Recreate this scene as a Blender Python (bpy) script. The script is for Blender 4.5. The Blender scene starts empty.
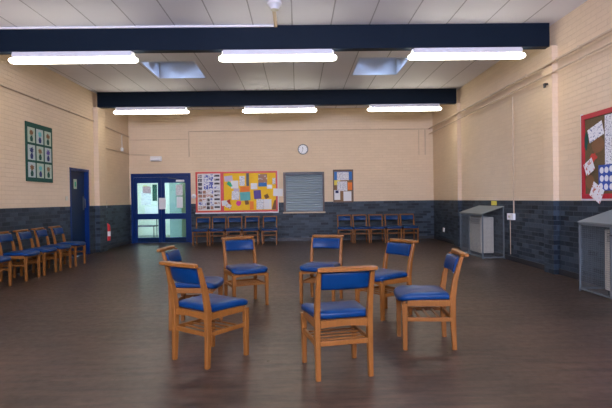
import bpy, bmesh, math, random
from mathutils import Vector, Matrix
random.seed(7)
C = bpy.context.scene.collection
S = bpy.context.scene
PI = math.pi

# ------------------------------------------------------------------ camera
YAW, PITCH, ROLL, F = 0.0163, -0.0091, -0.0148, 487.6
cy, sy, cp, sp = math.cos(YAW), math.sin(YAW), math.cos(PITCH), math.sin(PITCH)
fw = Vector((sy*cp, cy*cp, sp)); rt = Vector((cy, -sy, 0)); up = rt.cross(fw)
r2 = math.cos(ROLL)*rt + math.sin(ROLL)*up
u2 = -math.sin(ROLL)*rt + math.cos(ROLL)*up
cam = bpy.data.objects.new('camera', bpy.data.cameras.new('camera')); C.objects.link(cam)
M3 = Matrix((r2, u2, -fw)).transposed()
cam.matrix_world = Matrix.Translation((0, 0, 1.22)) @ M3.to_4x4()
cam.data.sensor_width = 36; cam.data.lens = F/612*36; cam.data.clip_end = 200
S.camera = cam

# ------------------------------------------------------------------ light and exposure
S.view_settings.view_transform = 'Standard'; S.view_settings.look = 'None'
S.view_settings.gamma = 1; S.view_settings.use_curve_mapping = False
S.view_settings.exposure = 0.36
W = bpy.data.worlds.new('world'); S.world = W; W.use_nodes = True
bg = W.node_tree.nodes['Background']
bg.inputs[0].default_value = (0.50, 0.66, 1.0, 1); bg.inputs[1].default_value = 18

def area(name, loc, rot, sx, sy_, power, col):
    l = bpy.data.lights.new(name, 'AREA'); l.shape = 'RECTANGLE'; l.size = sx; l.size_y = sy_
    l.energy = power; l.color = col
    o = bpy.data.objects.new(name, l); C.objects.link(o); o.location = loc; o.rotation_euler = rot
    return o
TUBE_E = 13
TUBE_COL = (1.0, 0.945, 0.78)
# unseen lights added behind the camera, tilted up to brighten the ceiling
for k, x in enumerate((-3.2, -0.45, 2.3)):
    area('window_daylight', (x, -2.85, 2.6), (math.radians(140), 0, 0), 1.9, 1.2, 400, (0.70, 0.73, 1.0))

# ------------------------------------------------------------------ node helpers
def new_mat(name):
    m = bpy.data.materials.new(name); m.use_nodes = True
    nt = m.node_tree; b = nt.nodes['Principled BSDF']
    return m, nt, b
def N(nt, t, **kw):
    n = nt.nodes.new(t)
    for k, v in kw.items():
        if isinstance(k, str) and hasattr(n, k): setattr(n, k, v)
    return n
def math_(nt, op, a, b=None, c=None):
    n = nt.nodes.new('ShaderNodeMath'); n.operation = op
    for i, v in enumerate((a, b, c)):
        if v is None: continue
        if hasattr(v, 'is_linked') or hasattr(v, 'links'): nt.links.new(v, n.inputs[i])
        else: n.inputs[i].default_value = v
    return n.outputs[0]
def mix(nt, fac, a, b, mode='MIX'):
    n = nt.nodes.new('ShaderNodeMix'); n.data_type = 'RGBA'; n.blend_type = mode
    for s, v in ((n.inputs[0], fac), (n.inputs[6], a), (n.inputs[7], b)):
        if hasattr(v, 'links'): nt.links.new(v, s)
        elif isinstance(v, (int, float)): s.default_value = v
        else: s.default_value = (*v, 1)
    return n.outputs[2]
def ramp(nt, fac, stops):
    n = nt.nodes.new('ShaderNodeValToRGB')
    el = n.color_ramp.elements
    while len(el) < len(stops): el.new(0.5)
    for e, (p, c) in zip(el, stops): e.position = p; e.color = (*c, 1)
    nt.links.new(fac, n.inputs[0]); return n.outputs[0]
def noise(nt, vec, scale, detail=4, rough=.5):
    n = nt.nodes.new('ShaderNodeTexNoise'); n.inputs['Scale'].default_value = scale
    n.inputs['Detail'].default_value = detail; n.inputs['Roughness'].default_value = rough
    if vec is not None: nt.links.new(vec, n.inputs['Vector'])
    return n.outputs[0]
def scaled(nt, vec, s):
    n = nt.nodes.new('ShaderNodeMapping'); n.inputs['Scale'].default_value = s
    nt.links.new(vec, n.inputs['Vector']); return n.outputs[0]
def bump(nt, b, h, strength=.3, dist=.01):
    n = nt.nodes.new('ShaderNodeBump'); n.inputs['Strength'].default_value = strength
    n.inputs['Distance'].default_value = dist
    nt.links.new(h, n.inputs['Height']); nt.links.new(n.outputs[0], b.inputs['Normal'])
def pos(nt): return nt.nodes.new('ShaderNodeNewGeometry').outputs['Position']
def objc(nt): return nt.nodes.new('ShaderNodeTexCoord').outputs['Object']

def plain(name, col, rough=.5, metal=0, var=.12, scale=14, spec=.5, coat=0):
    m, nt, b = new_mat(name)
    nz = noise(nt, objc(nt), scale)
    a = tuple(max(0, c*(1-var)) for c in col); d = tuple(min(1, c*(1+var)) for c in col)
    nt.links.new(mix(nt, nz, a, d), b.inputs['Base Color'])
    b.inputs['Roughness'].default_value = rough; b.inputs['Metallic'].default_value = metal
    b.inputs['Specular IOR Level'].default_value = spec
    if coat: b.inputs['Coat Weight'].default_value = coat; b.inputs['Coat Roughness'].default_value = .15
    return m
def emis(name, col, e):
    m, nt, b = new_mat(name)
    b.inputs['Base Color'].default_value = (*col, 1)
    b.inputs['Emission Color'].default_value = (*col, 1); b.inputs['Emission Strength'].default_value = e
    return m

def brick_wall(name):
    m, nt, b = new_mat(name)
    s = N(nt, 'ShaderNodeSeparateXYZ'); nt.links.new(pos(nt), s.inputs[0])
    uv = N(nt, 'ShaderNodeCombineXYZ')
    nt.links.new(math_(nt, 'ADD', s.outputs[0], s.outputs[1]), uv.inputs[0]); nt.links.new(s.outputs[2], uv.inputs[1])
    def brick(c1, c2, mo, ms):
        br = N(nt, 'ShaderNodeTexBrick'); br.inputs['Scale'].default_value = 1
        br.inputs['Brick Width'].default_value = .235; br.inputs['Row Height'].default_value = .0763
        br.inputs['Mortar Size'].default_value = ms; br.inputs['Mortar Smooth'].default_value = .4
        for k, v in (('Color1', c1), ('Color2', c2), ('Mortar', mo)): br.inputs[k].default_value = (*v, 1)
        nt.links.new(uv.outputs[0], br.inputs['Vector']); return br
    hi = brick((.76, .585, .405), (.71, .54, .372), (.66, .50, .345), .006)
    lo = brick((.060, .084, .112), (.006, .011, .019), (.055, .072, .092), .006)
    nz = noise(nt, pos(nt), 1.3, 5, .6)
    hi_c = mix(nt, .45, hi.outputs[0], ramp(nt, nz, [(.25, (.68, .52, .35)), (.75, (.78, .60, .42))]))
    nz2 = noise(nt, pos(nt), 6, 5, .6)
    lo_c = mix(nt, math_(nt, 'MULTIPLY', nz2, .45), lo.outputs[0], (.014, .022, .034))
    edge = math_(nt, 'LESS_THAN', s.outputs[2], 1.145)
    nt.links.new(mix(nt, edge, hi_c, lo_c), b.inputs['Base Color'])
    rr = math_(nt, 'MULTIPLY', edge, -.17)
    nt.links.new(math_(nt, 'ADD', rr, .65), b.inputs['Roughness'])
    h = math_(nt, 'SUBTRACT', 1, hi.outputs['Fac'])
    h2 = math_(nt, 'ADD', h, math_(nt, 'MULTIPLY', noise(nt, pos(nt), 30, 3), .5))
    b.inputs['Specular IOR Level'].default_value = .3; bump(nt, b, h2, .65, .008)
    return m
M = {}
M['brick'] = brick_wall('painted_brick')

def floor_mat():
    m, nt, b = new_mat('polished_wood_floor')
    p = pos(nt)
    br = N(nt, 'ShaderNodeTexBrick'); br.inputs['Scale'].default_value = 1
    br.inputs['Brick Width'].default_value = .9; br.inputs['Row Height'].default_value = .075
    br.inputs['Mortar Size'].default_value = .0025
    for k, v in (('Color1', (.046, .028, .019)), ('Color2', (.028, .018, .013)), ('Mortar', (.02, .014, .011))): br.inputs[k].default_value = (*v, 1)
    nt.links.new(p, br.inputs['Vector'])
    st = noise(nt, scaled(nt, p, (1.0, 6, 1)), 2.0, 8, .72)
    c = mix(nt, .7, br.outputs[0], ramp(nt, st, [(.36, (.012, .008, .006)), (.64, (.115, .070, .048))]))
    big = noise(nt, scaled(nt, p, (.5, .9, 1)), 1.1, 4, .6)
    c = mix(nt, 1, c, ramp(nt, big, [(.32, (.55, .55, .57)), (.68, (1.25, 1.22, 1.15))]), 'MULTIPLY')
    nt.links.new(c, b.inputs['Base Color'])
    sc = noise(nt, scaled(nt, p, (3, 3, 1)), 5, 5, .7)
    nt.links.new(math_(nt, 'ADD', math_(nt, 'MULTIPLY', sc, .30), .18), b.inputs['Roughness'])
    b.inputs['Specular IOR Level'].default_value = .33
    bump(nt, b, math_(nt, 'ADD', st, math_(nt, 'MULTIPLY', noise(nt, p, 40, 3), .4)), .06, .003)
    return m
M['floor'] = floor_mat()

def ceiling_mat():
    m, nt, b = new_mat('ceiling_panels')
    p = pos(nt); s = N(nt, 'ShaderNodeSeparateXYZ'); nt.links.new(p, s.inputs[0])
    t = math_(nt, 'DIVIDE', math_(nt, 'ADD', s.outputs[0], .05), .6)
    fr = math_(nt, 'ABSOLUTE', math_(nt, 'SUBTRACT', math_(nt, 'FRACT', math_(nt, 'ADD', t, .5)), .5))
    seam = math_(nt, 'LESS_THAN', fr, .016)
    nz = noise(nt, p, .8, 4)
    c = mix(nt, nz, (.72, .70, .73), (.82, .80, .84))
    c = mix(nt, seam, c, (.40, .38, .40))
    nt.links.new(c, b.inputs['Base Color']); b.inputs['Roughness'].default_value = .6
    h = math_(nt, 'SUBTRACT', 1, seam); bump(nt, b, h, .6, .01)
    return m
M['ceiling'] = ceiling_mat()

def wood_mat(name, c1, c2, rough=.38):
    m, nt, b = new_mat(name)
    o = objc(nt)
    g = noise(nt, scaled(nt, o, (22, 22, 3)), 3, 5, .6)
    nt.links.new(mix(nt, g, c1, c2), b.inputs['Base Color'])
    b.inputs['Roughness'].default_value = rough; b.inputs['Specular IOR Level'].default_value = .28
    bump(nt, b, g, .06, .002)
    return m
M['wood'] = wood_mat('chair_beech', (.150, .050, .009), (.27, .103, .021))
M['vinyl'] = plain('blue_vinyl', (.001, .028, .105), .32, var=.05, scale=9, spec=.2)
M['beam'] = plain('navy_beam_paint', (.003, .009, .020), .5, spec=.12)
M['bluepaint'] = plain('blue_gloss_paint', (.002, .024, .13), .28, var=.1, spec=.25)
M['bluedark'] = plain('deep_blue_paint', (.002, .016, .055), .35, var=.1, spec=.2)
M['white'] = plain('white_enamel', (.78, .77, .78), .4, var=.03)
M['cream'] = plain('cream_enamel', (.60, .56, .46), .45, var=.05)
M['pipe'] = plain('cream_painted_pipe', (.56, .42, .29), .5, var=.08)
M['black'] = plain('black_plastic', (.015, .015, .017), .4)
M['greymetal'] = plain('grey_steel', (.13, .15, .16), .5, metal=.3, var=.06)
M['lid'] = plain('grey_painted_lid', (.16, .18, .175), .55, var=.08)
M['skirt'] = plain('dark_skirting', (.018, .018, .022), .45)
M['redframe'] = plain('red_painted_frame', (.60, .045, .035), .45, var=.1)
M['reddeep'] = plain('crimson_frame', (.46, .010, .026), .5, var=.1)
M['yellow'] = plain('yellow_backing_paper', (.85, .50, .012), .7, var=.08)
M['orange'] = plain('orange_paper', (.80, .20, .03), .7)
M['paper'] = plain('white_paper', (.74, .73, .74), .75, var=.04)
M['cork'] = plain('cork', (.22, .12, .055), .85, var=.3, scale=60)
M['hessian'] = plain('brown_hessian', (.13, .085, .035), .9, var=.35, scale=50)
M['darkwood'] = plain('dark_wood_frame', (.085, .050, .038), .45)
M['green'] = plain('bottle_green_felt', (.006, .065, .045), .85, var=.15)
M['red'] = plain('extinguisher_red', (.55, .008, .018), .3)
M['sky_blue'] = plain('blue_card', (.03, .15, .42), .7)
M['purple'] = plain('purple_print', (.09, .05, .26), .6)
M['pink'] = plain('magenta_card', (.70, .05, .28), .7)
M['teal'] = plain('teal_card', (.12, .42, .42), .7)
M['gcard'] = plain('green_card', (.04, .42, .20), .7)
M['brown'] = plain('brown_card', (.20, .09, .035), .8)
M['redcard'] = plain('red_card', (.55, .05, .03), .7)
M['lilac'] = plain('lilac_card', (.52, .44, .56), .7)
M['pale'] = plain('pale_green_card', (.42, .50, .38), .8, var=.1)
M['palegrey'] = plain('pale_grey_card', (.44, .50, .47), .8, var=.1)
M['navycard'] = plain('navy_cloth', (.02, .03, .12), .8)
M['ysign'] = plain('yellow_sign', (.75, .60, .08), .6)
M['brass'] = plain('brass', (.55, .38, .12), .35, metal=.9)
M['lobby'] = plain('pale_green_plaster', (.66, .69, .58), .7, var=.05)
M['lobbyteal'] = plain('teal_plaster', (.20, .30, .26), .6, var=.08)
M['lobbyfloor'] = plain('lobby_vinyl_floor', (.16, .20, .17), .4)
M['shaft'] = plain('rooflight_shaft_paint', (.66, .70, .78), .6, var=.03)
M['tube'] = emis('fluorescent_tube', TUBE_COL, TUBE_E)
M['reflector'] = plain('white_reflector', (.62, .61, .66), .35, var=.02)
M['lobbylamp'] = emis('lobby_lamp', (1.0, 1.0, .84), 17)
def glass_mat(name, tint=(.80, .92, .84), refl=.12):
    m, nt, b = new_mat(name)
    out = nt.nodes['Material Output']
    t = N(nt, 'ShaderNodeBsdfTransparent'); t.inputs[0].default_value = (*tint, 1)
    g = N(nt, 'ShaderNodeBsdfGlossy'); g.inputs['Roughness'].default_value = .03
    fr = N(nt, 'ShaderNodeFresnel'); fr.inputs[0].default_value = 1.5
    mx = N(nt, 'ShaderNodeMixShader'); nt.links.new(fr.outputs[0], mx.inputs[0])
    nt.links.new(t.outputs[0], mx.inputs[1]); nt.links.new(g.outputs[0], mx.inputs[2])
    nt.links.new(mx.outputs[0], out.inputs[0]); return m
M['glass'] = glass_mat('door_glass', (.84, .92, .87))
M['clearglass'] = glass_mat('rooflight_glass', (.92, .95, 1.0))
def print_mat(name, base, ink, sx=60, sy_=90, th=.55):
    m, nt, b = new_mat(name)
    o = objc(nt)
    n1 = noise(nt, scaled(nt, o, (sx, sx, sy_)), 1.0, 2, .5)
    f = math_(nt, 'GREATER_THAN', n1, th)
    nt.links.new(mix(nt, f, base, ink), b.inputs['Base Color']); b.inputs['Roughness'].default_value = .7
    return m
M['printed'] = print_mat('printed_sheet', (.74, .73, .75), (.30, .30, .36), 40, 70, .56)
M['photo1'] = print_mat('photo_print_dark', (.06, .05, .06), (.40, .34, .34), 9, 12, .56)
M['photo2'] = print_mat('photo_print_warm', (.35, .18, .12), (.60, .55, .52), 9, 12, .55)
M['photo3'] = print_mat('photo_print_blue', (.75, .74, .78), (.10, .12, .40), 16, 22, .5)
M['drawing'] = print_mat('child_drawing', (.78, .77, .79), (.10, .12, .28), 30, 30, .60)
M['drawing2'] = print_mat('child_drawing_red', (.76, .74, .75), (.50, .13, .08), 26, 26, .58)
M['bluegrid'] = plain('blue_collage_paper', (.02, .07, .36), .6)

# ------------------------------------------------------------------ mesh helpers
def link(name, bm, mat, parent=None, smooth=False, loc=(0, 0, 0)):
    me = bpy.data.meshes.new(name); bmesh.ops.recalc_face_normals(bm, faces=bm.faces[:])
    bm.to_mesh(me); bm.free()
    for mt in (mat if isinstance(mat, (list, tuple)) else [mat]): me.materials.append(mt)
    if smooth:
        for p in me.polygons: p.use_smooth = True
        if smooth is not True:
            me.set_sharp_from_angle(angle=math.radians(smooth))
    o = bpy.data.objects.new(name, me); C.objects.link(o); o.location = loc
    if parent: o.parent = parent
    return o
def box(bm, c, s, bev=0, rot=None, seg=2, mi=0):
    r = bmesh.ops.create_cube(bm, size=1)
    vs = r['verts']
    for v in vs:
        v.co = Vector((v.co.x*s[0], v.co.y*s[1], v.co.z*s[2]))
    if bev:
        es = {e for v in vs for e in v.link_edges}
        r2_ = bmesh.ops.bevel(bm, geom=list(es), offset=min(bev, min(s)*.45), segments=seg, affect='EDGES', profile=.5)
        vs = list({v for f in r2_['faces'] for v in f.verts} | {v for v in vs if v.is_valid})
    T = Matrix.Translation(c) @ (rot.to_4x4() if rot else Matrix.Identity(4))
    for v in vs: v.co = T @ v.co
    if mi:
        for f in {f for v in vs for f in v.link_faces}: f.material_index = mi
    return vs
def bx(a, b, bev=0, bm=None):
    """box between corners a and b"""
    bm = bm or bmesh.new()
    box(bm, tuple((a[i]+b[i])/2 for i in range(3)), tuple(abs(b[i]-a[i]) for i in range(3)), bev)
    return bm
def loft(bm, rings, cap=True):
    vr = [[bm.verts.new(p) for p in r] for r in rings]
    n = len(rings[0])
    for a, b in zip(vr, vr[1:]):
        for i in range(n): bm.faces.new((a[i], a[(i+1) % n], b[(i+1) % n], b[i]))
    if cap: bm.faces.new(vr[0][::-1]); bm.faces.new(vr[-1])
def tube(bm, pts, r, n=8):
    """round tube along points (straight pieces, mitred frames)"""
    pts = [Vector(p) for p in pts]; rings = []
    for i, p in enumerate(pts):
        d = (pts[min(i+1, len(pts)-1)]-pts[max(i-1, 0)]).normalized()
        a = Vector((0, 0, 1)) if abs(d.z) < .9 else Vector((1, 0, 0))
        e1 = d.cross(a).normalized(); e2 = d.cross(e1)
        rad = r[i] if isinstance(r, (list, tuple)) else r
        rings.append([p+rad*(math.cos(2*PI*k/n)*e1+math.sin(2*PI*k/n)*e2) for k in range(n)])
    loft(bm, rings)
def post(bm, stations, bev=.004):
    """rectangular member: stations of (centre, half x, half y) with chamfered corners"""
    rings = []
    for (c, hx, hy) in stations:
        b = bev; x, y, z = c
        rings.append([(x+sx*(hx-(b if k else 0)), y+sy_*(hy-(0 if k else b)), z) for sx, sy_, k in
                      ((1, -1, 0), (1, 1, 0), (1, 1, 1), (-1, 1, 1), (-1, 1, 0), (-1, -1, 0), (-1, -1, 1), (1, -1, 1))])
    loft(bm, rings)
def disc(bm, c, r, h, axis='Z', n=24, r_top=None):
    rot = {'Z': Matrix.Identity(3), 'Y': Matrix.Rotation(PI/2, 3, 'X'), 'X': Matrix.Rotation(PI/2, 3, 'Y')}[axis]
    rs = []
    for z, rr in ((-h/2, r), (h/2, r if r_top is None else r_top)):
        rs.append([Vector(c)+rot @ Vector((rr*math.cos(2*PI*k/n), rr*math.sin(2*PI*k/n), z)) for k in range(n)])
    loft(bm, rs)
def lathe(bm, c, prof, n=20, axis='Z'):
    rot = {'Z': Matrix.Identity(3), 'Y': Matrix.Rotation(PI/2, 3, 'X'), 'X': Matrix.Rotation(PI/2, 3, 'Y')}[axis]
    loft(bm, [[Vector(c)+rot @ Vector((r*math.cos(2*PI*k/n), r*math.sin(2*PI*k/n), z)) for k in range(n)] for r, z in prof])
def flat(bm, pts, plane, d, t):
    """thin solid from an outline of (u, z); plane 'back' (u=x, at y=d, towards -y), 'left' (u=y, x=d, towards +x), 'right' (towards -x)"""
    def P(u, z, k):
        return {'back': (u, d-k, z), 'left': (d+k, u, z), 'right': (d-k, u, z)}[plane]
    loft(bm, [[P(u, z, 0) for u, z in pts], [P(u, z, t) for u, z in pts]])
def rect(u0, u1, z0, z1, a=0):
    cu, cz = (u0+u1)/2, (z0+z1)/2
    return [(cu+(u-cu)*math.cos(a)-(z-cz)*math.sin(a), cz+(u-cu)*math.sin(a)+(z-cz)*math.cos(a)) for u, z in ((u0, z0), (u1, z0), (u1, z1), (u0, z1))]

def tag(o, label, cat, group=None):
    o['label'] = label; o['category'] = cat
    if group: o['group'] = group
    return o
def thing(name, label, cat, loc=(0, 0, 0), rotz=0, group=None):
    o = bpy.data.objects.new(name, None); C.objects.link(o); o.empty_display_size = .1
    o.location = loc; o.rotation_euler = (0, 0, rotz); tag(o, label, cat, group); return o
def structure(name, bm, mat, parent=None, smooth=False):
    o = link(name, bm, mat, parent, smooth)
    if parent is None: o['kind'] = 'structure'
    return o
def dup(root, loc=None, rotz=None, label=None, group=None):
    def cp(o, par):
        c = o.copy(); C.objects.link(c)
        if par: c.parent = par
        for ch in [x for x in kids.get(o.name, [])]: cp(ch, c)
        return c
    kids = {}
    for o in list(C.objects):
        if o.parent: kids.setdefault(o.parent.name, []).append(o)
    r = cp(root, None)
    if loc is not None: r.location = loc
    if rotz is not None: r.rotation_euler = (0, 0, rotz)
    if label: r['label'] = label
    if group: r['group'] = group
    return r

# ------------------------------------------------------------------ room
XL, XR, YB, YR, ZC = -4.97, 4.05, 14.49, -3.0, 3.92
T = .25
DL0, DL1, DZ = -4.925, -3.165, 2.055          # double door in the end wall
LD0, LD1, LDZ = 10.72, 11.68, 2.0             # side door in the left wall
SH0, SH1, SHZ0, SHZ1 = -.43, .79, .86, 2.04   # serving hatch

structure('floor', bx((XL-T, YR-T, -.1), (XR+T, YB+T, 0)), M['floor'])
# ceiling with openings for the rooflights
wells = [(-3.0, -1.95, 9.45, 10.72), (1.2, 2.2, 9.33, 10.62), (-3.0, -1.95, 4.95, 6.2), (1.2, 2.2, 4.95, 6.2)]
bm = bmesh.new()
xs = [XL-T, -3.0, -1.95, 1.2, 2.2, XR+T]; 
def cbox(x0, x1, y0, y1): bx((x0, y0, ZC), (x1, y1, ZC+.3), 0, bm)
cbox(XL-T, -3.0, YR-T, YB+T); cbox(-1.95, 1.2, YR-T, YB+T); cbox(2.2, XR+T, YR-T, YB+T)
for (x0, x1), ws in (((-3.0, -1.95), [(4.95, 6.2), (9.45, 10.72)]), ((1.2, 2.2), [(4.95, 6.2), (9.33, 10.62)])):
    y = YR-T
    for a, b_ in ws: cbox(x0, x1, y, a); y = b_
    cbox(x0, x1, y, YB+T)
structure('ceiling', bm, M['ceiling'])

def wall_with_holes(name, axis, at, out, u0, u1, holes, z1=ZC):
    """wall slab; holes (u0,u1,z0,z1) sorted by u"""
    bm = bmesh.new()
    def piece(a, b, za, zb):
        if b-a < 1e-4 or zb-za < 1e-4: return
        if axis == 'x': bx((a, at, za), (b, at+out, zb), 0, bm)
        else: bx((at, a, za), (at+out, b, zb), 0, bm)
    u = u0
    for (a, b, za, zb) in holes:
        piece(u, a, 0, z1); piece(a, b, 0, za); piece(a, b, zb, z1); u = b
    piece(u, u1, 0, z1)
    return structure(name, bm, M['brick'])
wall_with_holes('wall_back', 'x', YB, T, XL-T, XR+T, [(DL0, DL1, 0, DZ), (SH0, SH1, SHZ0, SHZ1)])
wall_with_holes('wall_left', 'y', XL, -T, YR-T, YB, [(LD0, LD1, 0, LDZ)])
wall_with_holes('wall_right', 'y', XR, T, YR-T, YB, [])
rw = [(-4.1, -2.3, 2.7, 3.4), (-1.35, .45, 2.7, 3.4), (1.4, 3.2, 2.7, 3.4)]  # invented windows behind the camera, added to help light the ceiling
wall_with_holes('wall_front', 'x', YR, -T, XL, XR, rw)
for k, (a, b_, z0, z1) in enumerate(rw):
    w = bmesh.new()
    for s in ((a, a+.05), (b_-.05, b_), ((a+b_)/2-.025, (a+b_)/2+.025)): bx((s[0], YR-.15, z0), (s[1], YR-.1, z1), 0, w)
    for s in ((z0, z0+.05), (z1-.05, z1)): bx((a+.05, YR-.15, s[0]), (b_-.05, YR-.1, s[1]), 0, w)
    wo = structure(f'window_{k+1}', w, M['white'])
    link('pane', bx((a+.05, YR-.13, z0+.05), (b_-.05, YR-.125, z1-.05)), M['clearglass'], wo)

# piers under the beam ends
BE = .09
BY = (7.56, 12.03)
k = 0
for y0, y1 in ((7.5, 7.8), (12.0, 12.36), (3.03, 3.33)):
    k += 1
    structure(f'wall_pier_{k}', bx((XR-BE, y0, 0), (XR, y1, 3.55)), M['brick'])
    k += 1
    structure(f'wall_pier_{k}', bx((XL, y0, 0), (XL+BE+.03, y1+.08, 3.55)), M['brick'])
# beams (painted timber, running wall to wall)
for i, y in enumerate((7.56, 12.03, 3.1)):
    structure('ceiling_beam' if i == 0 else f'ceiling_beam.{i:03d}', bx((XL+BE, y, 3.55), (XR-BE, y+.15, ZC-.002), .004), M['beam'])
# thin dark strip along the foot of the walls
SK = .09
structure('baseboard_back', bx((DL1+.03, YB-.015, 0), (XR-.02, YB, SK)), M['skirt'])
bm = bx((XL, 8.0-8, 0), (XL+.015, LD0-.03, SK)); bx((XL, LD1+.03, 0), (XL+.015, 12.0, SK), 0, bm); bx((XL, 12.44, 0), (XL+.015, YB-.02, SK), 0, bm)
structure('baseboard_left', bm, M['skirt'])
bm = bx((XR-.015, 7.8, 0), (XR, 12.0, SK)); bx((XR-.015, 12.36, 0), (XR, YB-.02, SK), 0, bm); bx((XR-.015, 3.35, 0), (XR, 7.5, SK), 0, bm)
structure('baseboard_right', bm, M['skirt'])

# rooflight shafts and glazing
for i, (x0, x1, y0, y1) in enumerate(wells):
    bm = bmesh.new(); h = ZC+.36; z = ZC-.012; t = .02
    bx((x0, y0, z), (x0+t, y1, h), 0, bm); bx((x1-t, y0, z), (x1, y1, h), 0, bm)
    bx((x0+t, y0, z), (x1-t, y0+t, h), 0, bm); bx((x0+t, y1-t, z), (x1-t, y1, h), 0, bm)
    o = structure(f'window_{i+4}', bm, M['shaft'])
    g = bmesh.new()
    bx((x0, y0, h), (x0+.07, y1, h+.05), 0, g); bx((x1-.07, y0, h), (x1, y1, h+.05), 0, g)
    bx((x0+.07, y0, h), (x1-.07, y0+.07, h+.05), 0, g); bx((x0+.07, y1-.07, h), (x1-.07, y1, h+.05), 0, g)
    link('window_frame', g, M['white'], o)
    # shallow dome
    g = bmesh.new(); n = 8; cx, cyy, hx, hy = (x0+x1)/2, (y0+y1)/2, (x1-x0)/2-.07, (y1-y0)/2-.07
    grid = [[g.verts.new((cx+hx*(2*a/n-1), cyy+hy*(2*b/n-1), h+.05+.12*math.sin(PI*a/n)**.6*math.sin(PI*b/n)**.6)) for b in range(n+1)] for a in range(n+1)]
    for a in range(n):
        for b in range(n): g.faces.new((grid[a][b], grid[a+1][b], grid[a+1][b+1], grid[a][b+1]))
    link('pane', g, M['clearglass'], o, True)

# ------------------------------------------------------------------ lobby behind the double doors
structure('floor_lobby', bx((-6.2, YB+T, -.1), (-2.2, 18, 0)), M['lobbyfloor'])
structure('ceiling_lobby', bx((-6.2, YB+T, 2.5), (-2.2, 18, 2.6)), M['white'])
bm = bx((-6.2, 17.9, 0), (-2.2, 18, 2.5)); bx((-6.2, YB+T, 0), (-6.1, 17.9, 2.5), 0, bm); bx((-2.3, YB+T, 0), (-2.2, 17.9, 2.5), 0, bm)
structure('wall_lobby', bm, M['lobby'])
bm = bx((-4.25, 16.2, 0), (-3.85, 17.9, 2.5))
structure('wall_lobby_return', bm, M['lobbyteal'])
tag(link('lobby_lamp', bx((-5.3, 15.9, 2.44), (-4.3, 16.2, 2.498), .01), M['lobbylamp']), 'lit ceiling panel in the lobby behind the double doors', 'lamp', None)
tag(link('lobby_lamp', bx((-3.6, 15.7, 2.44), (-2.8, 16.0, 2.498), .01), M['lobbylamp']), 'second lit ceiling panel beyond the door with the arm closer', 'lamp', None)
tag(link('notice_board', bx((-5.30, 17.86, 1.25), (-5.14, 17.9, 1.85), .004), M['green']), 'narrow green notice strip on the lobby wall', 'notice')
for i, (a, b_, c, d, mt) in enumerate([(-5.72, -5.36, 1.1, 1.6, 'printed'), (-5.6, -5.1, .72, 1.05, 'paper'), (-5.65, -5.5, 1.68, 1.82, 'ysign')]):
    bm = bmesh.new(); flat(bm, rect(a, b_, c, d), 'back', 17.9, .006)
    tag(link('wall_notice', bm, M[mt]), ('printed sheet pinned high on the lobby wall', 'plain white sheet low on the lobby wall', 'small yellow notice above the printed sheet in the lobby')[i], 'notice')
t = thing('lobby_bench', 'low dark bench seen through the lower door glass', 'bench', (-5.35, 16.6, 0))
link('seat', bx((-.55, -.2, .38), (.55, .2, .43), .01), M['black'], t)
link('backrest', bx((-.55, .17, .62), (.55, .2, .74), .01), M['black'], t)
for x in (-.5, .5):
    bm = bmesh.new(); tube(bm, [(x, -.17, 0), (x, -.17, .38)], .014); link('leg', bm, M['black'], t)
    bm = bmesh.new(); tube(bm, [(x, .185, 0), (x, .185, .72)], .014); link('leg', bm, M['black'], t)

# ------------------------------------------------------------------ double door
yd = YB+.02
fr = bx((DL0, YB-.01, 0), (DL0+.07, YB+.12, DZ)); bx((DL1-.07, YB-.01, 0), (DL1, YB+.12, DZ), 0, fr); bx((DL0+.07, YB-.01, DZ-.11), (DL1-.07, YB+.12, DZ), 0, fr)
dfr = structure('door_frame', fr, M['bluepaint'])
mid = (DL0+DL1)/2
for j, (a, b_) in enumerate(((DL0+.072, mid-.003), (mid+.003, DL1-.072))):
    st = .095
    glz = [(.16, .70), (.87, 1.775)]
    d = bx((a, yd, .006), (a+st, yd+.045, DZ-.113)); bx((b_-st, yd, .006), (b_, yd+.045, DZ-.113), 0, d)
    for z0, z1 in ((.006, .16), (.70, .87), (1.775, DZ-.113)): bx((a+st, yd, z0), (b_-st, yd+.045, z1), 0, d)
    dr = structure(f'door_{j+1}', d, M['bluepaint'])
    for z0, z1 in glz:
        link('pane', bx((a+st, yd+.02, z0), (b_-st, yd+.026, z1)), M['glass'], dr)
    h = bmesh.new(); hx = b_-.045 if j == 0 else a+.045
    tube(h, [(hx, yd-.001, 1.0), (hx, yd-.045, 1.01), (hx, yd-.045, 1.19), (hx, yd-.001, 1.2)], .010)
    link('door_handle', h, M['greymetal'], dr, True)
    if j == 1:
        c = bx((b_-.36, yd-.05, 1.80), (b_-.12, yd-.001, 1.86), .008)
        cl = link('door_closer', c, M['white'], dr)
        c = bmesh.new(); tube(c, [(b_-.24, yd-.03, 1.865), (b_-.42, yd-.06, 1.90), (b_-.60, yd-.03, 1.92)], .009)
        link('arm', c, M['greymetal'], cl)
    k_ = bx((a+st, yd-.003, .02), (b_-st, yd-.001, .14)); link('kick_plate', k_, M['bluedark'], dr)
for (a, b_, z0, z1, mt, lb) in [(-4.10, -3.90, 1.0, 1.33, 'paper', 'white paper notice taped across the meeting edge of the double doors'),
                               (-3.62, -3.42, 1.40, 1.72, 'printed', 'upper printed sheet stuck on the glass below the door closer'),
                               (-3.60, -3.42, 1.03, 1.36, 'paper', 'lower white sheet stuck on the glass below the door closer'),
                               (-4.60, -4.36, 1.48, 1.68, 'printed', 'small printed notice high on the glass of the door leaf without the closer')]:
    bm = bmesh.new(); flat(bm, rect(a, b_, z0, z1), 'back', yd-.062 if a == -4.10 else yd+.019, .003)
    if a == -4.10:
        bm.free(); bm = bx((a, yd-.062, z0), (b_, yd-.047, z1), .002)
    tag(link('paper_notice', bm, M[mt]), lb, 'notice')

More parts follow.
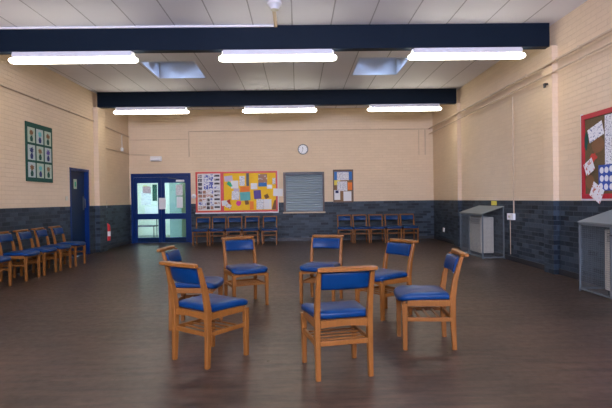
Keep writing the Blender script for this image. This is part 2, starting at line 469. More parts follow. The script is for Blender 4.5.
# ------------------------------------------------------------------ side door, left wall
f_ = bx((XL-.14, LD0, 0), (XL+.012, LD0+.05, LDZ)); bx((XL-.14, LD1-.05, 0), (XL+.012, LD1, LDZ), 0, f_); bx((XL-.14, LD0+.05, LDZ-.05), (XL+.012, LD1-.05, LDZ), 0, f_)
structure('door_frame.001', f_, M['bluepaint'])
d3 = structure('door_3', bx((XL-.13, LD0+.052, .006), (XL-.085, LD1-.052, LDZ-.052), .002), M['bluedark'])
link('push_plate', bx((XL-.085, LD1-.15, 1.05), (XL-.080, LD1-.08, 1.37)), M['greymetal'], d3)
h = bmesh.new(); tube(h, [(XL-.079, LD1-.115, 1.1), (XL-.04, LD1-.115, 1.11), (XL-.04, LD1-.115, 1.31), (XL-.079, LD1-.115, 1.32)], .011)
link('door_handle', h, M['greymetal'], d3, True)
sg = thing('door_sign', 'small green and white sign fixed high on the dark blue side door', 'sign', (XL-.0848, 11.16, 1.65))
link('sign_plate', bx((0, -.075, -.11), (.004, .075, .11)), M['pale'], sg)
link('figure', bx((.0042, -.03, -.06), (.006, .03, .05), .0005), M['gcard'], sg)
# room beyond the side door is never seen: the leaf closes the opening

# ------------------------------------------------------------------ serving hatch with roller shutter
t = thing('roller_shutter', 'closed grey blue roller shutter over the serving hatch under the clock', 'shutter', (0, YB, SHZ0))
H = SHZ1-SHZ0; bm = bmesh.new(); ns = 15; hh = (H-.10)/ns
ringsL = []
prof = []
for i in range(ns):
    z = .02+i*hh
    prof += [(z, .058), (z+hh*.16, .034), (z+hh*.5, .024), (z+hh*.84, .034)]
prof.append((.02+ns*hh, .058))
a, b_ = SH0+.07, SH1-.05
va = [bm.verts.new((a, y, z)) for z, y in prof]; vb = [bm.verts.new((b_, y, z)) for z, y in prof]
va2 = [bm.verts.new((a, y+.015, z)) for z, y in prof]; vb2 = [bm.verts.new((b_, y+.015, z)) for z, y in prof]
for i in range(len(prof)-1):
    bm.faces.new((va[i], vb[i], vb[i+1], va[i+1])); bm.faces.new((va2[i], va2[i+1], vb2[i+1], vb2[i]))
bm.faces.new((va[0], va2[0], vb2[0], vb[0])); bm.faces.new((va[-1], vb[-1], vb2[-1], va2[-1]))
def shutter_mat():
    m, nt, b = new_mat('galvanised_slats')
    nz = noise(nt, scaled(nt, pos(nt), (1, 1, 30)), 1.5, 3)
    nt.links.new(mix(nt, nz, (.22, .29, .36), (.42, .49, .55)), b.inputs['Base Color'])
    b.inputs['Metallic'].default_value = .35; b.inputs['Roughness'].default_value = .4; return m
link('shutter_curtain', bm, shutter_mat(), t)
link('side_channel', bx((SH0+.002, -.02, .0), (SH0+.07, .09, H-.002)), M['darkwood'], t)
link('side_channel', bx((SH1-.05, -.02, .0), (SH1-.002, .09, H-.002)), M['darkwood'], t)
link('head_box', bx((SH0+.07, -.02, H-.08), (SH1-.05, .09, H-.002)), M['black'], t)
link('sill', bx((SH0-.02, -.06, -.045), (SH1+.02, -.001, -.003), .006), M['pipe'], t)
link('bottom_rail', bx((SH0+.07, .02, .0), (SH1-.05, .07, .03)), M['greymetal'], t)
structure('wall_hatch_back', bx((SH0, YB+.2, SHZ0), (SH1, YB+T-.001, SHZ1)), M['skirt'])

# ------------------------------------------------------------------ clock
t = thing('wall_clock', 'round white wall clock with a dark rim above the hatch', 'clock', (.17, YB, 2.71))
bm = bmesh.new(); lathe(bm, (0, 0, 0), [(.15, .002), (.155, .03), (.15, .045), (.135, .045), (.132, .035), (.132, .004)], 32, 'Y'); link('rim', bm, M['greymetal'], t, 40)
bm = bmesh.new(); disc(bm, (0, -.02, 0), .133, .03, 'Y', 32); link('dial', bm, M['white'], t)
bm = bmesh.new()
for i in range(12):
    a = i*PI/6; box(bm, (.118*math.sin(a), -.0365, .118*math.cos(a)), (.010, .002, .026), 0, Matrix.Rotation(a, 3, 'Y'))
link('hour_mark', bm, M['black'], t)
for nm, a, l, w in (('hour_hand', math.radians(350), .07, .013), ('minute_hand', math.radians(200), .10, .009)):
    bm = bmesh.new(); box(bm, (l/2*math.sin(a), -.0392, l/2*math.cos(a)), (w, .002, l), 0, Matrix.Rotation(a, 3, 'Y')); link(nm, bm, M['black'], t)

# ------------------------------------------------------------------ emergency light above the double doors
t = thing('emergency_light', 'white bulkhead emergency light above the blue double doors', 'light', (-4.17, YB, 2.48))
bm = bmesh.new(); box(bm, (0, -.025, .01), (.34, .05, .15), .015); link('base', bm, M['white'], t)
bm = bmesh.new(); loft(bm, [[(x, -.05-.05*math.sin(PI*k/8), .065*math.cos(PI*k/8)) for k in range(9)] for x in (-.13, -.12, .12, .13)]); link('diffuser', bm, M['white'], t, 40)

# ------------------------------------------------------------------ fluorescent fittings
def fitting(label, loc, group, L=1.9):
    t = thing('fluorescent_light', label, 'ceiling light', loc, 0, group)
    h = L/2-.09
    link('mounting_spine', bx((-h, -.075, -.085), (h, .075, -.001), .006), M['reflector'], t)
    bm = bmesh.new()
    pr = [(-.060, -.086), (-.078, -.098), (-.084, -.125), (-.070, -.150), (-.03, -.160), (.03, -.160), (.070, -.150), (.084, -.125), (.078, -.098), (.060, -.086)]
    e = L/2-.02
    rings = []
    for x, sc in ((-e, .55), (-e+.03, .9), (-e+.07, 1), (e-.07, 1), (e-.03, .9), (e, .55)):
        rings.append([(x, y*sc, -.12+(z+.12)*sc) for y, z in pr])
    loft(bm, rings); link('diffuser', bm, M['tube'], t, 30)
    for s in (-1, 1):
        bm = bmesh.new(); box(bm, (s*(h+.012), 0, -.035), (.022, .09, .055), .006)
        link('end_cap', bm, M['white'], t)
    return t
t1 = fitting('twin tube fluorescent light under the big front beam, on the side of the green banner', (-3.44, 7.635, 3.55), 'lights under the front beam', 2.0)
t2 = fitting('twin tube fluorescent light under the middle of the big front beam', (-.28, 7.635, 3.55), 'lights under the front beam', 1.87)
dup(t2, (2.68, 7.635, 3.55), label='twin tube fluorescent light under the front beam, nearest the wall with the red pinboard')
for x, lb in ((-3.58, 'fluorescent light under the far beam, in front of the double doors'), (-.42, 'fluorescent light under the middle of the far beam, above the clock'), (2.68, 'fluorescent light under the far beam, on the side of the wire guarded heaters')):
    dup(t2, (x, 12.105, 3.55), label=lb, group='lights under the far beam')

# ------------------------------------------------------------------ trunking and detector
tag(link('cable_trunking', bx((XL+.14, 7.525, 3.888), (-.33, 7.558, 3.918), .004), M['white']), 'white cable trunking along the top edge of the front beam', 'trunking')
tag(link('cable_conduit', bx((-.325, 6.82, 3.885), (-.275, 7.558, 3.918), .004), M['pipe']), 'short conduit on the ceiling between the smoke detector and the beam', 'conduit')
t = thing('smoke_detector', 'white round smoke detector on the ceiling before the front beam', 'smoke detector', (-.28, 6.70, ZC))
bm = bmesh.new(); lathe(bm, (0, 0, 0), [(.10, -.001), (.105, -.03), (.07, -.055), (.055, -.085), (.03, -.095)], 24); link('body', bm, M['white'], t, 40)
bm = bmesh.new(); lathe(bm, (0, 0, -.095), [(.055, 0), (.055, -.006)], 16); link('cover', bm, M['cream'], t)

# ------------------------------------------------------------------ pipes and conduits on the walls
def pipe(name, pts, r, mat, label, cat='pipe', clips=0):
    bm = bmesh.new(); tube(bm, pts, r, 10)
    if clips:
        a, b_ = Vector(pts[0]), Vector(pts[-1]); n = int((b_-a).length/clips)
        for i in range(1, n):
            p = a.lerp(b_, i/n); box(bm, p, (r*2.6, r*2.6, r*2.6), .003)
    return tag(link(name, bm, mat, None, 40), label, cat)
px_ = XR-.13
pipe('heating_pipe', [(px_, .5, 3.27), (px_, YB-.06, 3.27)], .019, M['pipe'], 'upper cream pipe along the top of the red pinboard wall', clips=1.5)
pipe('heating_pipe', [(px_, .5, 3.11), (px_, YB-.06, 3.11)], .013, M['pipe'], 'lower thinner cream pipe along the top of the red pinboard wall', clips=1.5)
pipe('cable_conduit', [(XL+.03, .5, 3.21), (XL+.03, 11.98, 3.21)], .014, M['pipe'], 'thin conduit running high along the wall above the green banner', 'conduit', 1.2)
pipe('cable_conduit', [(XL+.03, 12.46, 3.18), (XL+.03, YB-.03, 3.14)], .014, M['pipe'], 'high conduit in the corner beside the double doors', 'conduit')
pipe('cable_conduit', [(XL+.02, 12.46, 2.63), (XL+.02, YB-.02, 2.63), ], .012, M['pipe'], 'conduit leading to the corner at the height of the emergency light', 'conduit')
pipe('cable_conduit', [(XL+.05, YB-.014, 2.63), (-4.35, YB-.014, 2.60)], .012, M['pipe'], 'short conduit feeding the emergency light', 'conduit')
pipe('cable_conduit', [(XL+.02, 13.88, 3.12), (XL+.02, 13.88, 2.76)], .009, M['white'], 'short white drop cable beside the corner', 'conduit')
tag(link('junction_box', bx((XL, 13.82, 2.66), (XL+.05, 13.94, 2.76), .006), M['white']), 'small white box at the end of the corner drop cable', 'box')
pipe('heating_pipe', [(-3.2, YB-.03, 3.28), (XR-.16, YB-.03, 3.27)], .014, M['pipe'], 'cream pipe high along the end wall', clips=1.4)
pipe('heating_pipe', [(XL+.05, YB-.025, 3.05), (-3.24, YB-.025, 3.05)], .010, M['pipe'], 'faint thin pipe high above the double doors')
pipe('drop_pipe', [(-3.2, YB-.02, 3.26), (-3.2, YB-.02, 2.53)], .013, M['pipe'], 'vertical drop pipe above the display board')
pipe('drop_pipe', [(3.81, YB-.02, 3.25), (3.81, YB-.02, 2.50)], .016, M['pipe'], 'vertical drop pipe closest to the far corner')
pipe('drop_pipe', [(3.62, YB-.02, 3.25), (3.62, YB-.02, 2.50)], .011, M['pipe'], 'thinner vertical drop pipe beside the far corner one')
pipe('cable_conduit', [(XR-.014, 9.06, 3.08), (XR-.014, 9.06, .90)], .011, M['pipe'], 'long vertical conduit down to the white box by the heater guard', 'conduit')
t = thing('switch_box', 'white electrical box on the dark brick beside the heater guard', 'box', (XR, 9.16, .84))
link('box_body', bx((-.06, -.14, -.06), (-.001, .10, .06), .006), M['white'], t)
link('switch', bx((-.068, -.03, -.02), (-.0602, .03, .02)), M['cream'], t)
pipe('cable_conduit', [(XR-.014, 9.22, .78), (XR-.014, 9.22, .12)], .007, M['pipe'], 'thin white cable below the white switch box', 'cable')
pipe('cable_conduit', [(XR-.026, 7.84, 1.12), (XR-.026, 7.84, .10)], .011, M['pipe'], 'pale pipe beside the near brick pier', 'pipe')
bm = bmesh.new(); disc(bm, (XR-.026, 7.84, .85), .022, .12, 'Z', 10); bm2 = bm
tag(link('pipe_valve', bm2, M['brass']), 'brass valve on the pale pipe beside the near pier', 'valve')
tag(link('warning_sign', bx((XR-.008, 9.87, 1.045), (XR-.001, 10.14, 1.135), .001), M['ysign']), 'small yellow sign on the wall above the wire heater guard', 'sign')
t = thing('power_socket', 'white double socket low on the dark brick near the far corner', 'socket', (XR, 13.5, .32))
link('plate', bx((-.014, -.075, -.06), (-.001, .075, .06), .003), M['white'], t)
for y in (-.04, .035): link('switch', bx((-.018, y-.012, .02), (-.0142, y+.012, .04)), M['cream'], t)
t = thing('wall_bracket', 'small black bracket high on the near brick pier', 'bracket', (XR-BE, 7.64, 2.98))
bm = bmesh.new(); box(bm, (-.03, 0, 0), (.058, .05, .03), .003); box(bm, (-.045, 0, -.03), (.02, .05, .05), .003); link('bracket_arm', bm, M['black'], t)
t = thing('switch_plate', 'pale switch plate beside the side door', 'switch', (XL, 10.55, 1.32))
link('plate', bx((.001, -.045, -.045), (.012, .045, .045), .002), M['cream'], t)

# ------------------------------------------------------------------ fire extinguisher and its sign
t = thing('fire_extinguisher', 'red fire extinguisher hung on the dark brick beside the double doors', 'fire extinguisher', (XL+.08, 12.56, .24))
bm = bmesh.new(); lathe(bm, (0, 0, 0), [(.06, 0), (.075, .015), (.075, .37), (.06, .41), (.03, .43), (.022, .45)], 20); link('cylinder', bm, M['red'], t, 40)
bm = bmesh.new(); lathe(bm, (0, 0, .12), [(.0755, 0), (.0762, .002), (.0762, .12), (.0755, .122)], 20); link('label', bm, M['paper'], t)
bm = bmesh.new(); box(bm, (0, 0, .48), (.03, .13, .02), .004); box(bm, (0, .02, .455), (.03, .03, .04), .004); link('handle', bm, M['black'], t)
bm = bmesh.new(); tube(bm, [(0, -.05, .46), (.02, -.09, .42), (.03, -.095, .3), (.03, -.09, .12)], .010); link('hose', bm, M['black'], t, True)
link('wall_bracket', bx((-.079, -.02, .3), (-.0755, .02, .4)), M['black'], t)
t = thing('fire_sign', 'red and white fire point sign above the extinguisher', 'sign', (XL, 12.62, 1.18))
link('plate', bx((.001, -.13, -.10), (.006, .13, .10), .001), M['paper'], t)
link('printed_band', bx((.0062, -.12, -.01), (.007, .12, .09)), M['brown'], t)
link('notice_card', bx((.0062, -.10, -.09), (.007, .06, -.02)), M['lilac'], t)

# ------------------------------------------------------------------ green banner
t = thing('fabric_banner', 'dark green cloth banner with nine stitched plant pictures', 'banner', (XL, 9.475, 0))
bm = bmesh.new(); box(bm, (.012, 0, 2.185), (.014, .97, 1.10), .004); link('cloth', bm, M['green'], t)
cols = [('pale', 'brown'), ('palegrey', 'teal'), ('pale', 'brown'), ('palegrey', 'navycard'), ('pale', 'cork'), ('palegrey', 'purple'), ('palegrey', 'brown'), ('pale', 'teal'), ('pale', 'cork')]
for i in range(9):
    c, r_ = i % 3, i//3
    yy = -.30+c*.30; zz = 2.50-r_*.325
    pn = link('picture_panel', bx((.020, yy-.125, zz-.14), (.023, yy+.125, zz+.14), .001), M[cols[i][0]], t)
    bm = bmesh.new()
    vase = [(yy-.035, zz-.12), (yy+.035, zz-.12), (yy+.05, zz-.06), (yy+.02, zz-.01), (yy-.02, zz-.01), (yy-.05, zz-.06)]
    flat(bm, vase, 'left', .0235, .003)
    link('vase', bm, M['navycard' if i % 2 else 'green'], pn)
    bm = bmesh.new(); rr = random.Random(i)
    pts = []
    for q in range(16):
        a = q*PI/8; R_ = (.085 if q % 2 else .05)*rr.uniform(.8, 1.15); pts.append((yy+R_*math.cos(a)*.95, zz+.045+R_*math.sin(a)*.75))
    flat(bm, pts, 'left', .0235, .003)
    link('flower', bm, M[cols[i][1]], pn)

# ------------------------------------------------------------------ boards
def board(name, label, plane, d, u0, u1, z0, z1, fw_, fmat, bmat, depth=.03):
    t = thing(name, label, 'notice board')
    bm = bmesh.new(); flat(bm, rect(u0+fw_, u1-fw_, z0+fw_, z1-fw_), plane, d, depth*.45); link('backing', bm, M[bmat], t)
    bm = bmesh.new()
    for r_ in (rect(u0, u1, z0, z0+fw_), rect(u0, u1, z1-fw_, z1), rect(u0, u0+fw_, z0+fw_, z1-fw_), rect(u1-fw_, u1, z0+fw_, z1-fw_)):
        flat(bm, r_, plane, d, depth)
    link('board_frame', bm, M[fmat], t)
    return t
# display board on the end wall
db = board('display_board', 'wide red framed display board with a white panel and yellow panels', 'back', YB, -3.02, -.60, .88, 2.08, .05, 'redframe', 'yellow')
BXs = lambda px: -3.02+(190+px/6.12-196.2)*.02981
BZs = lambda py: 2.08-(165+py/6.12-171.9)*.0296
def onboard(x0, x1, y0, y1, mat, label=None, name='pinned_paper', cat='paper', group='papers pinned on the yellow panels', parent=None, lay=0, a=0, outline=None):
    bm = bmesh.new()
    pts = rect(BXs(x0), BXs(x1), BZs(y1), BZs(y0), a) if outline is None else [(BXs(p), BZs(q)) for p, q in outline]
    flat(bm, pts, 'back', YB-.0155-.0022*lay, .002)
    o = link(name, bm, M[mat], parent)
    if parent is None: tag(o, label, cat, group)
    return o
onboard(50, 188, 53, 278, 'paper', name='white_panel', parent=db)
onboard(188, 208, 48, 285, 'redframe', name='divider', parent=db, lay=2)
onboard(345, 362, 48, 132, 'black', name='dark_strip', parent=db)
bm = bmesh.new(); flat(bm, rect(-3.04, -.58, .845, .878), 'back', YB, .035); link('lower_trim', bm, M['paper'], db)
bm = bmesh.new(); flat(bm, rect(-.599, -.575, .88, 2.08), 'back', YB, .02); link('side_trim', bm, M['paper'], db)
rr = random.Random(3)
pc = 'small photograph in the grid on the white panel of the display board'
for r_ in range(9):
    for c, (xa, xb) in enumerate(((53, 77), (81, 99), (103, 122), (126, 144), (150, 183))):
        if r_ < 4 and c in (1, 2, 3): continue
        y0 = 60+r_*24
        mt = ('photo1', 'photo2', 'photo1', 'photo2', 'photo1')[c] if rr.random() < .7 else rr.choice(['photo2', 'photo3', 'drawing2'])
        onboard(xa, xb, y0, y0+(19 if c < 4 else 12), mt, pc, 'photograph', 'photo', 'photographs on the white panel', lay=1)
for i, (xa, xb, ya, yb, lb) in enumerate([(88, 114, 60, 100, 'blue printed sheet high on the white panel, upper of the inner pair'), (118, 144, 58, 98, 'blue printed sheet high on the white panel, upper of the pair nearer the red divider'), (88, 114, 106, 150, 'blue printed sheet on the white panel, lower of the inner pair'), (118, 144, 104, 150, 'blue printed sheet on the white panel, lower of the pair nearer the red divider')]):
    onboard(xa, xb, ya, yb, 'photo3', lb, lay=1, group='blue sheets on the white panel')
for (x0, x1, y0, y1, mt, a, lb, lay) in [
    (212, 262, 68, 102, 'lilac', .1, 'lilac and white picture at the top corner of the first yellow panel', 1),
    (252, 297, 98, 145, 'paper', 0, 'plain white sheet beside the green shape', 2),
    (304, 336, 70, 130, 'printed', 0, 'tall printed sheet beside the dark strip', 1),
    (268, 302, 146, 163, 'lilac', 0, 'small lilac strip above the tall grey sheet', 2),
    (256, 302, 163, 215, 'printed', -.06, 'tall printed sheet under the lilac strip', 1),
    (308, 366, 134, 176, 'orange', .05, 'orange sheet in the middle of the board', 1),
    (306, 368, 168, 220, 'teal', .05, 'teal and white picture under the orange sheet', 2),
    (335, 358, 216, 246, 'brown', .2, 'small brown picture under the teal picture', 1),
    (195, 232, 218, 250, 'paper', .1, 'white cut paper overlapping the red divider', 3),
    (218, 252, 240, 264, 'drawing2', -.4, 'white and red drawing at the foot of the first yellow panel', 4),
    (372, 412, 115, 152, 'paper', 0, 'white sheet high beside the purple poster', 1),
    (418, 472, 60, 112, 'photo2', 0, 'colour photograph at the top of the second yellow panel', 1),
    (418, 470, 112, 136, 'sky_blue', 0, 'blue caption card under the colour photograph', 1),
    (470, 502, 126, 150, 'paper', 0, 'white caption card beside the blue one', 1),
    (504, 522, 85, 122, 'printed', 0, 'slim printed sheet at the top by the frame side', 1),
    (390, 434, 158, 212, 'purple', .06, 'purple poster on the second yellow panel', 1),
    (455, 480, 184, 210, 'brown', .5, 'small brown leaf shape beside the purple poster', 1),
    (364, 388, 226, 276, 'orange', 0, 'narrow orange card at the foot of the panels', 1),
    (405, 450, 214, 276, 'printed', 0, 'large white printed sheet at the foot, beside the orange card', 1),
    (451, 496, 214, 276, 'paper', 0, 'large blank white sheet at the foot, beside the brown triangle', 1)]:
    onboard(x0, x1, y0, y1, mt, lb, lay=lay, a=a)
onboard(0, 0, 0, 0, 'gcard', 'green leaf shape on the first yellow panel', outline=[(226, 118), (236, 100), (250, 108), (262, 132), (248, 136)], lay=3)
onboard(0, 0, 0, 0, 'pink', 'magenta flower shape on the first yellow panel', outline=[(280, 236), (290, 220), (300, 224), (312, 222), (312, 242), (300, 254), (288, 250)], lay=2)
onboard(0, 0, 0, 0, 'redcard', 'red star shape beside the red divider', outline=[(224, 222), (236, 214), (248, 210), (246, 226), (250, 244), (238, 236)], lay=5)
onboard(0, 0, 0, 0, 'brown', 'brown triangle at the lower corner of the yellow panels', outline=[(497, 278), (527, 278), (527, 216), (514, 222)], lay=1)
bm = bmesh.new(); flat(bm, rect(BXs(508), BXs(566), BZs(196), BZs(150), -.05), 'back', YB-.0315, .003)
tag(link('paper_notice', bm, M['paper']), 'white paper taped over the frame edge beside the hatch', 'notice')
t = thing('wall_dispenser', 'small round white fitting on the wall between double doors and display board', 'fitting', (BXs(26), YB, BZs(190)))
bm = bmesh.new(); lathe(bm, (0, 0, 0), [(.07, .001), (.07, .03), (.05, .045)], 20, 'Y'); link('cover', bm, M['white'], t, 40)
bm = bmesh.new(); disc(bm, (0, -.047, 0), .02, .004, 'Y', 12); link('button', bm, M['cream'], t)

# smaller notice board
nb = board('notice_board', 'tall dark framed cork notice board beside the hatch', 'back', YB, 1.05, 1.65, 1.115, 2.095, .03, 'darkwood', 'cork')
NX = lambda px: 1.05+(325+px/9.07-333.2)*.0303
NZ = lambda py: 2.095-(165+py/9.07-169.4)*.0302
for (x0, x1, y0, y1, mt, lb, lay) in [
    (86, 243, 58, 132, 'sky_blue', 'blue header sheet on the cork notice board', 0),
    (110, 215, 62, 135, 'printed', 'white notice over the blue header of the cork board', 1),
    (84, 140, 135, 178, 'ysign', 'yellow note on the cork notice board', 0),
    (110, 200, 145, 230, 'printed', 'white notice in the middle of the cork board', 1),
    (84, 136, 222, 310, 'paper', 'white sheet with a dark picture low on the cork board', 2),
    (165, 236, 235, 321, 'paper', 'large white sheet at the foot of the cork board', 1),
    (204, 244, 155, 222, 'orange', 'orange brown card on the cork board', 0),
    (94, 122, 226, 250, 'navycard', 'dark blue picture stuck on the low white sheet', 3)]:
    bm = bmesh.new(); flat(bm, rect(NX(x0), NX(x1), NZ(y1), NZ(y0)), 'back', YB-.0155-.0022*lay, .002)
    tag(link('pinned_paper', bm, M[mt]), lb, 'paper', 'papers on the cork notice board')

# red board on the right wall: pixel column maps to depth along the wall
rb = board('pinboard', 'large crimson framed pinboard with brown backing and collage', 'right', XR, 4.7, 6.845, 1.175, 2.345, .065, 'reddeep', 'hessian', .03)
bm = bmesh.new(); flat(bm, rect(6.847, 6.875, 1.15, 2.365), 'right', XR, .02); flat(bm, rect(4.7, 6.847, 1.15, 1.173), 'right', XR, .02); link('white_edge', bm, M['paper'], rb)
def rpin(u0, u1, z0, z1, a, mt, lb, lay=0, outline=None, name='pinned_paper', cat='paper', th=.002):
    bm = bmesh.new(); flat(bm, outline or rect(u0, u1, z0, z1, a), 'right', XR-.0155-.0022*lay, th)
    return tag(link(name, bm, M[mt]), lb, cat, 'collage on the crimson pinboard')
rpin(6.36, 6.69, 1.98, 2.17, -.28, 'drawing', 'tilted white drawing at the top of the crimson pinboard', 2)
rpin(5.95, 6.33, 1.62, 2.265, 0, 'printed', 'big pale printed sheet at the cropped edge of the crimson pinboard', 1)
rpin(6.55, 6.76, 1.52, 1.70, -.45, 'drawing2', 'white card tilted over the crimson frame side of the pinboard', 8)
rpin(6.36, 6.62, 1.15, 1.36, .5, 'drawing2', 'tilted card hanging over the bottom edge of the pinboard', 8)
rpin(5.9, 6.47, 1.28, 1.62, 0, 'bluegrid', 'blue and white collage sheet low on the pinboard', 1)
def blob(cu, cz, ru, rz, seed, n=14, am=.12):
    q = random.Random(seed); return [(cu+ru*math.cos(2*PI*k/n)*q.uniform(1-am, 1+am), cz+rz*math.sin(2*PI*k/n)*q.uniform(1-am, 1+am)) for k in range(n)]
rpin(0, 0, 0, 0, 0, 'brown', 'upper brown oval shape on the pinboard', 1, blob(6.48, 1.90, .13, .12, 2), 'paper_shape')
rpin(0, 0, 0, 0, 0, 'brown', 'lower brown oval shape on the pinboard', 1, blob(6.66, 1.40, .10, .10, 5), 'paper_shape')
rpin(0, 0, 0, 0, 0, 'redcard', 'red brown cluster shape in the middle of the pinboard', 2, blob(6.58, 1.74, .08, .06, 9, 12, .35), 'paper_shape')
rpin(0, 0, 0, 0, 0, 'green', 'green leaf shape at the edge of the pinboard', 2, blob(6.74, 1.98, .05, .11, 4, 10, .35), 'paper_shape')
for i, (u, z) in enumerate(((6.40, 1.55), (6.30, 1.55), (6.20, 1.56), (6.40, 1.44), (6.30, 1.44), (6.20, 1.43), (6.42, 1.34), (6.31, 1.33), (6.20, 1.33))):
    bm = bmesh.new(); flat(bm, blob(u, z, .042, .042, i, 12, .05), 'right', XR-.0202, .002)
    tag(link('paper_roundel', bm, M['paper']), 'white paper roundel on the blue collage sheet', 'paper', 'white roundels on the blue collage')

# ------------------------------------------------------------------ wire heater guards with convectors inside
def guard(label, hlabel, y0, y1, hy0, hy1):
    t = thing('heater_guard', label, 'heater guard', (XR, (y0+y1)/2, 0), 0, 'heater guards')
    xf = -.455; L = (y1-y0)/2; zf, zw = .875, 1.02; e = .012
    bm = bmesh.new()   # sloping lid
    loft(bm, [[(xf-.01, y, zf), (xf-.01, y, zf+.014), (-.018, y, zw+.014), (-.018, y, zw)] for y in (-L, L)])
    link('lid', bm, M['lid'], t)
    fr = bmesh.new()
    for y in (-L+.012, L-.012):
        bx((xf, y-.01, 0), (xf+.02, y+.01, zf-.001), 0, fr); bx((-.04, y-.01, 0), (-.02, y+.01, zw-.004), 0, fr)
        bx((xf+.02, y-.008, .02), (-.04, y+.008, .04), 0, fr)
    bx((xf, -L+.022, .02), (xf+.02, L-.022, .04), 0, fr); bx((xf, -L+.022, zf-.03), (xf+.02, L-.022, zf-.002), 0, fr)
    bx((xf, -.012+L*.15, .04), (xf+.02, .012+L*.15, zf-.03), 0, fr)
    link('guard_frame', fr, M['greymetal'], t)
    me = bmesh.new(); y = -L+.03
    while y < L-.02: box(me, (xf+.012, y, zf/2), (.002, .0022, zf-.06)); y += .025
    z = .05
    while z < zf-.03: box(me, (xf+.016, 0, z), (.002, 2*L-.04, .0022)); z += .025
    fm = link('mesh_front', me, M['greymetal'], t)
    for s in (-1, 1):
        me = bmesh.new(); x = xf+.035
        while x < -.04:
            h = zf+(x-xf)/(-xf)*(zw-zf)-.02; box(me, (x, s*(L-.014), h/2+.01), (.0022, .002, h-.03)); x += .025
        z = .05
        while z < zf-.02: box(me, (xf/2-.01, s*(L-.018), z), (-xf-.05, .002, .0022)); z += .025
        link('mesh_end', me, M['greymetal'], t)
    bm = bmesh.new(); box(bm, (xf-.008, L*.15-.04, zf-.12), (.014, .05, .015), .002); link('latch', bm, M['black'], t)
    h = thing('convector_heater', hlabel, 'heater', (XR, (hy0+hy1)/2, 0), 0, 'convector heaters')
    hl = (hy1-hy0)/2
    link('casing', bx((-.30, -hl, .06), (-.025, hl, .80), .012), M['cream'], h)
    link('plinth', bx((-.27, -hl+.02, 0), (-.03, hl-.02, .0598)), M['black'], h)
    g = bmesh.new()
    for q in range(6): bx((-.304, -hl+.06, .66+q*.018), (-.3002, hl-.06, .667+q*.018), 0, g)
    link('outlet_grille', g, M['black'], h)
guard('grey wire mesh heater guard with sloping lid below the yellow sign', 'cream convector heater inside the guard below the yellow sign', 9.47, 10.80, 9.98, 10.66)
guard('grey wire mesh heater guard with sloping lid below the crimson pinboard', 'cream convector heater inside the guard below the crimson pinboard', 4.7, 6.2, 5.0, 5.92)

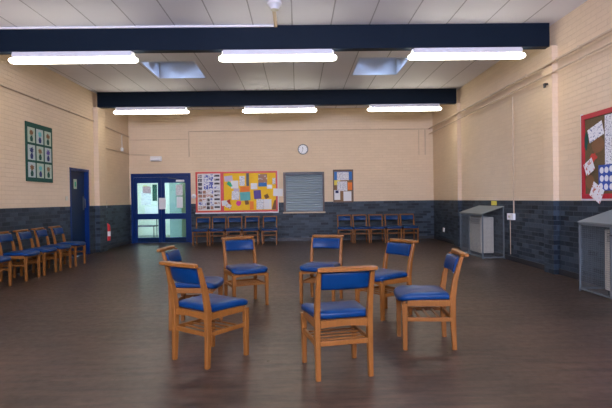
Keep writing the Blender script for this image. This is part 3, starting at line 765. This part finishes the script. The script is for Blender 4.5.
# ------------------------------------------------------------------ chairs
WL, DL = .19, .185      # leg centres
def make_chair(label, group):
    t = thing('chair', label, 'chair', (0, 0, 0), 0, group)
    for s in (-1, 1):
        bm = bmesh.new(); post(bm, [((s*WL, DL, 0), .016, .017), ((s*WL, DL, .28), .019, .02), ((s*WL, DL, .375), .019, .022)])
        link('front_leg', bm, M['wood'], t)
        bm = bmesh.new(); x = s*(WL-.009)
        post(bm, [((x, -DL-.012, 0), .016, .017), ((x, -DL-.002, .22), .018, .021), ((x, -DL, .42), .018, .024), ((x, -DL-.022, .56), .0165, .020), ((x, -DL-.072, .743), .0145, .0135)])
        link('back_leg', bm, M['wood'], t)
    for s in (-1, 1):   # side rails and side stretchers
        bm = bmesh.new(); box(bm, (s*(WL-.003), 0, .376), (.022, 2*DL-.04, .05), .003); link('side_rail', bm, M['wood'], t)
        bm = bmesh.new(); box(bm, (s*WL, 0, .245), (.020, 2*DL-.036, .032), .003); link('side_stretcher', bm, M['wood'], t)
    for s, nm in ((1, 'front_rail'), (-1, 'back_rail')):
        bm = bmesh.new(); n = 8; w = WL-.017; rings = []
        for k in range(n+1):
            x = -w+2*w*k/n; dz = .012*(1-(x/w)**2)
            rings.append([(x, s*DL-.010, .345+dz), (x, s*DL+.010, .345+dz), (x, s*DL+.010, .40), (x, s*DL-.010, .40)])
        loft(bm, rings); link(nm, bm, M['wood'], t)
    bm = bmesh.new(); box(bm, (0, -DL, .243), (2*WL-.05, .020, .034), .003); link('back_stretcher', bm, M['wood'], t)
    for y in (-.09, -.015, .06, .135):
        bm = bmesh.new(); box(bm, (0, y, .243), (2*WL-.021, .020, .012), .002); link('rack_slat', bm, M['wood'], t)
    # seat cushion
    def outline(sc, z):
        pts = []
        hb, hf, yb, yf = .184, .212, -.162, .235
        cor = [(hb, yb, .02), (hf, yf-.03, .055), (-hf, yf-.03, .055), (-hb, yb, .02)]
        base = []
        # right side back->front, front curve, left side, back
        for k in range(5): base.append((hb+(hf-hb)*k/4*.92, yb+(yf-.07-yb)*k/4))
        for k in range(1, 6):
            a = k/6*PI/2; base.append((hf*.985-.05+.05*math.cos(a), yf-.07+.055*math.sin(a)))
        for k in range(7):
            x = (hf-.06)*(1-2*k/6); base.append((x, yf-.012+.014*(1-(x/hf)**2)))
        for k in range(5, 0, -1):
            a = k/6*PI/2; base.append((-(hf*.985-.05+.05*math.cos(a)), yf-.07+.055*math.sin(a)))
        for k in range(4, -1, -1): base.append((-(hb+(hf-hb)*k/4*.92), yb+(yf-.07-yb)*k/4))
        for k in range(1, 5): base.append((-hb+2*hb*k/5, yb-.006))
        return [(x*(1-sc/hf), (y-.03)*(1-sc/.2)+.03, z + (-.016 if sc < .10 else -.004)*max(0, (y-.12)/.11)**2) for x, y in base]
    bm = bmesh.new()
    loft(bm, [outline(.022, .4005), outline(.004, .403), outline(0, .412), outline(0, .432), outline(.006, .444), outline(.022, .453), outline(.06, .458), outline(.12, .457), outline(.18, .454)])
    link('seat', bm, M['vinyl'], t, 60)
    bm = bmesh.new(); box(bm, (0, .03, .3935), (.33, .33, .0125), .002); link('seat_board', bm, M['wood'], t)
    # backrest pad: rounded section swept across, hollow towards the sitter, tilted with the posts
    n = 14; rings = []; w = .166; lean = .26
    for k in range(n+1):
        u = -1+2*k/n; x = w*u
        e = min(1, (1-abs(u))/.07+.25); e = math.sqrt(max(.08, 1-(1-e)**2))
        yc = -DL-.050-.022*(1-u*u)+.014
        ring = []
        for q in range(14):
            a = 2*PI*q/14; c_, s_ = math.cos(a), math.sin(a)
            dy = .019*e*math.copysign(abs(c_)**.7, c_); dz = .062*(.9+.1*e)*math.copysign(abs(s_)**.45, s_)
            ring.append((x, yc+dy-dz*lean+.004, .672+dz))
        rings.append(ring)
    bm = bmesh.new(); loft(bm, rings); link('backrest', bm, M['vinyl'], t, 60)
    # crest rail across the post tops, ends swept back
    rings = []; w = .199
    for k in range(17):
        u = -1+2*k/16; x = w*u; yc = -DL-.088-.014*(1-u*u)-.022*max(0, abs(u)-.72)/.28
        hh = .0165*(1-.35*max(0, abs(u)-.88)/.12); hd = .025*(1-.4*max(0, abs(u)-.88)/.12)
        z = .757
        rings.append([(x, yc-hd, z-hh*.7), (x, yc-hd*.7, z-hh), (x, yc+hd*.7, z-hh), (x, yc+hd, z-hh*.7), (x, yc+hd, z+hh*.6), (x, yc+hd*.6, z+hh), (x, yc-hd*.6, z+hh), (x, yc-hd, z+hh*.6)])
    bm = bmesh.new(); loft(bm, rings); link('crest_rail', bm, M['wood'], t, 40)
    for ch in t.children: ch.data.transform(Matrix.Diagonal((1.03, 1.03, 1.0, 1)))
    return t
def rz(fx, fy): return math.atan2(-fx, fy)
circ = [
    (-.6985, 3.822, .247, .315, 'chair turned away at the door side of the circle, its whole back showing'),
    (.26, 3.504, -.0835, .4035, 'chair closest to the viewer in the middle of the circle, seen squarely from behind'),
    (-1.01, 4.81, .40, -.03, 'chair seen edge on, mostly hidden behind the one turned away on the door side'),
    (-.635, 5.77, .40, -.917, 'chair in the circle facing the viewer at an angle, in front of the display board'),
    (.27, 5.84, -.33, -.94, 'chair in the circle facing the viewer, directly in line with the hatch'),
    (.885, 5.12, -.845, -.535, 'chair in the circle before the row by the cork board, angled towards the others'),
    (1.05, 4.08, -.995, .08, 'chair seen from its side with rack slats showing, on the heater side of the circle')]
c0 = None
for i, (x, y, fx, fy, lb) in enumerate(circ):
    if c0 is None:
        c0 = make_chair(lb, 'chairs in the circle'); c0.location = (x, y, 0); c0.rotation_euler = (0, 0, rz(fx, fy))
    else: dup(c0, (x, y, 0), rz(fx, fy), lb)
od = ['first', 'second', 'third', 'fourth', 'last']
for i, y in enumerate((9.65, 9.04, 8.49, 7.93, 7.12)):
    dup(c0, (-4.49, y, 0), rz(1, .02*(i % 2)), f'{od[i]} chair from the side door in the row along the banner wall', 'chairs along the banner wall')
for i, x in enumerate((-2.685, -2.235, -1.78, -1.31, -.80)):
    dup(c0, (x, 13.56+.02*(i % 2), 0), rz(.02*((i*7) % 3-1), -1), f'{od[i]} chair from the double doors in the row under the display board', 'chairs under the display board')
for i, x in enumerate((1.30, 1.745, 2.195, 2.645, 3.095)):
    dup(c0, (x, 13.56+.015*(i % 3), 0), rz(.02*((i*5) % 3-1), -1), f'{od[i]} chair from the hatch in the row against the dark end wall', 'chairs beside the far corner')
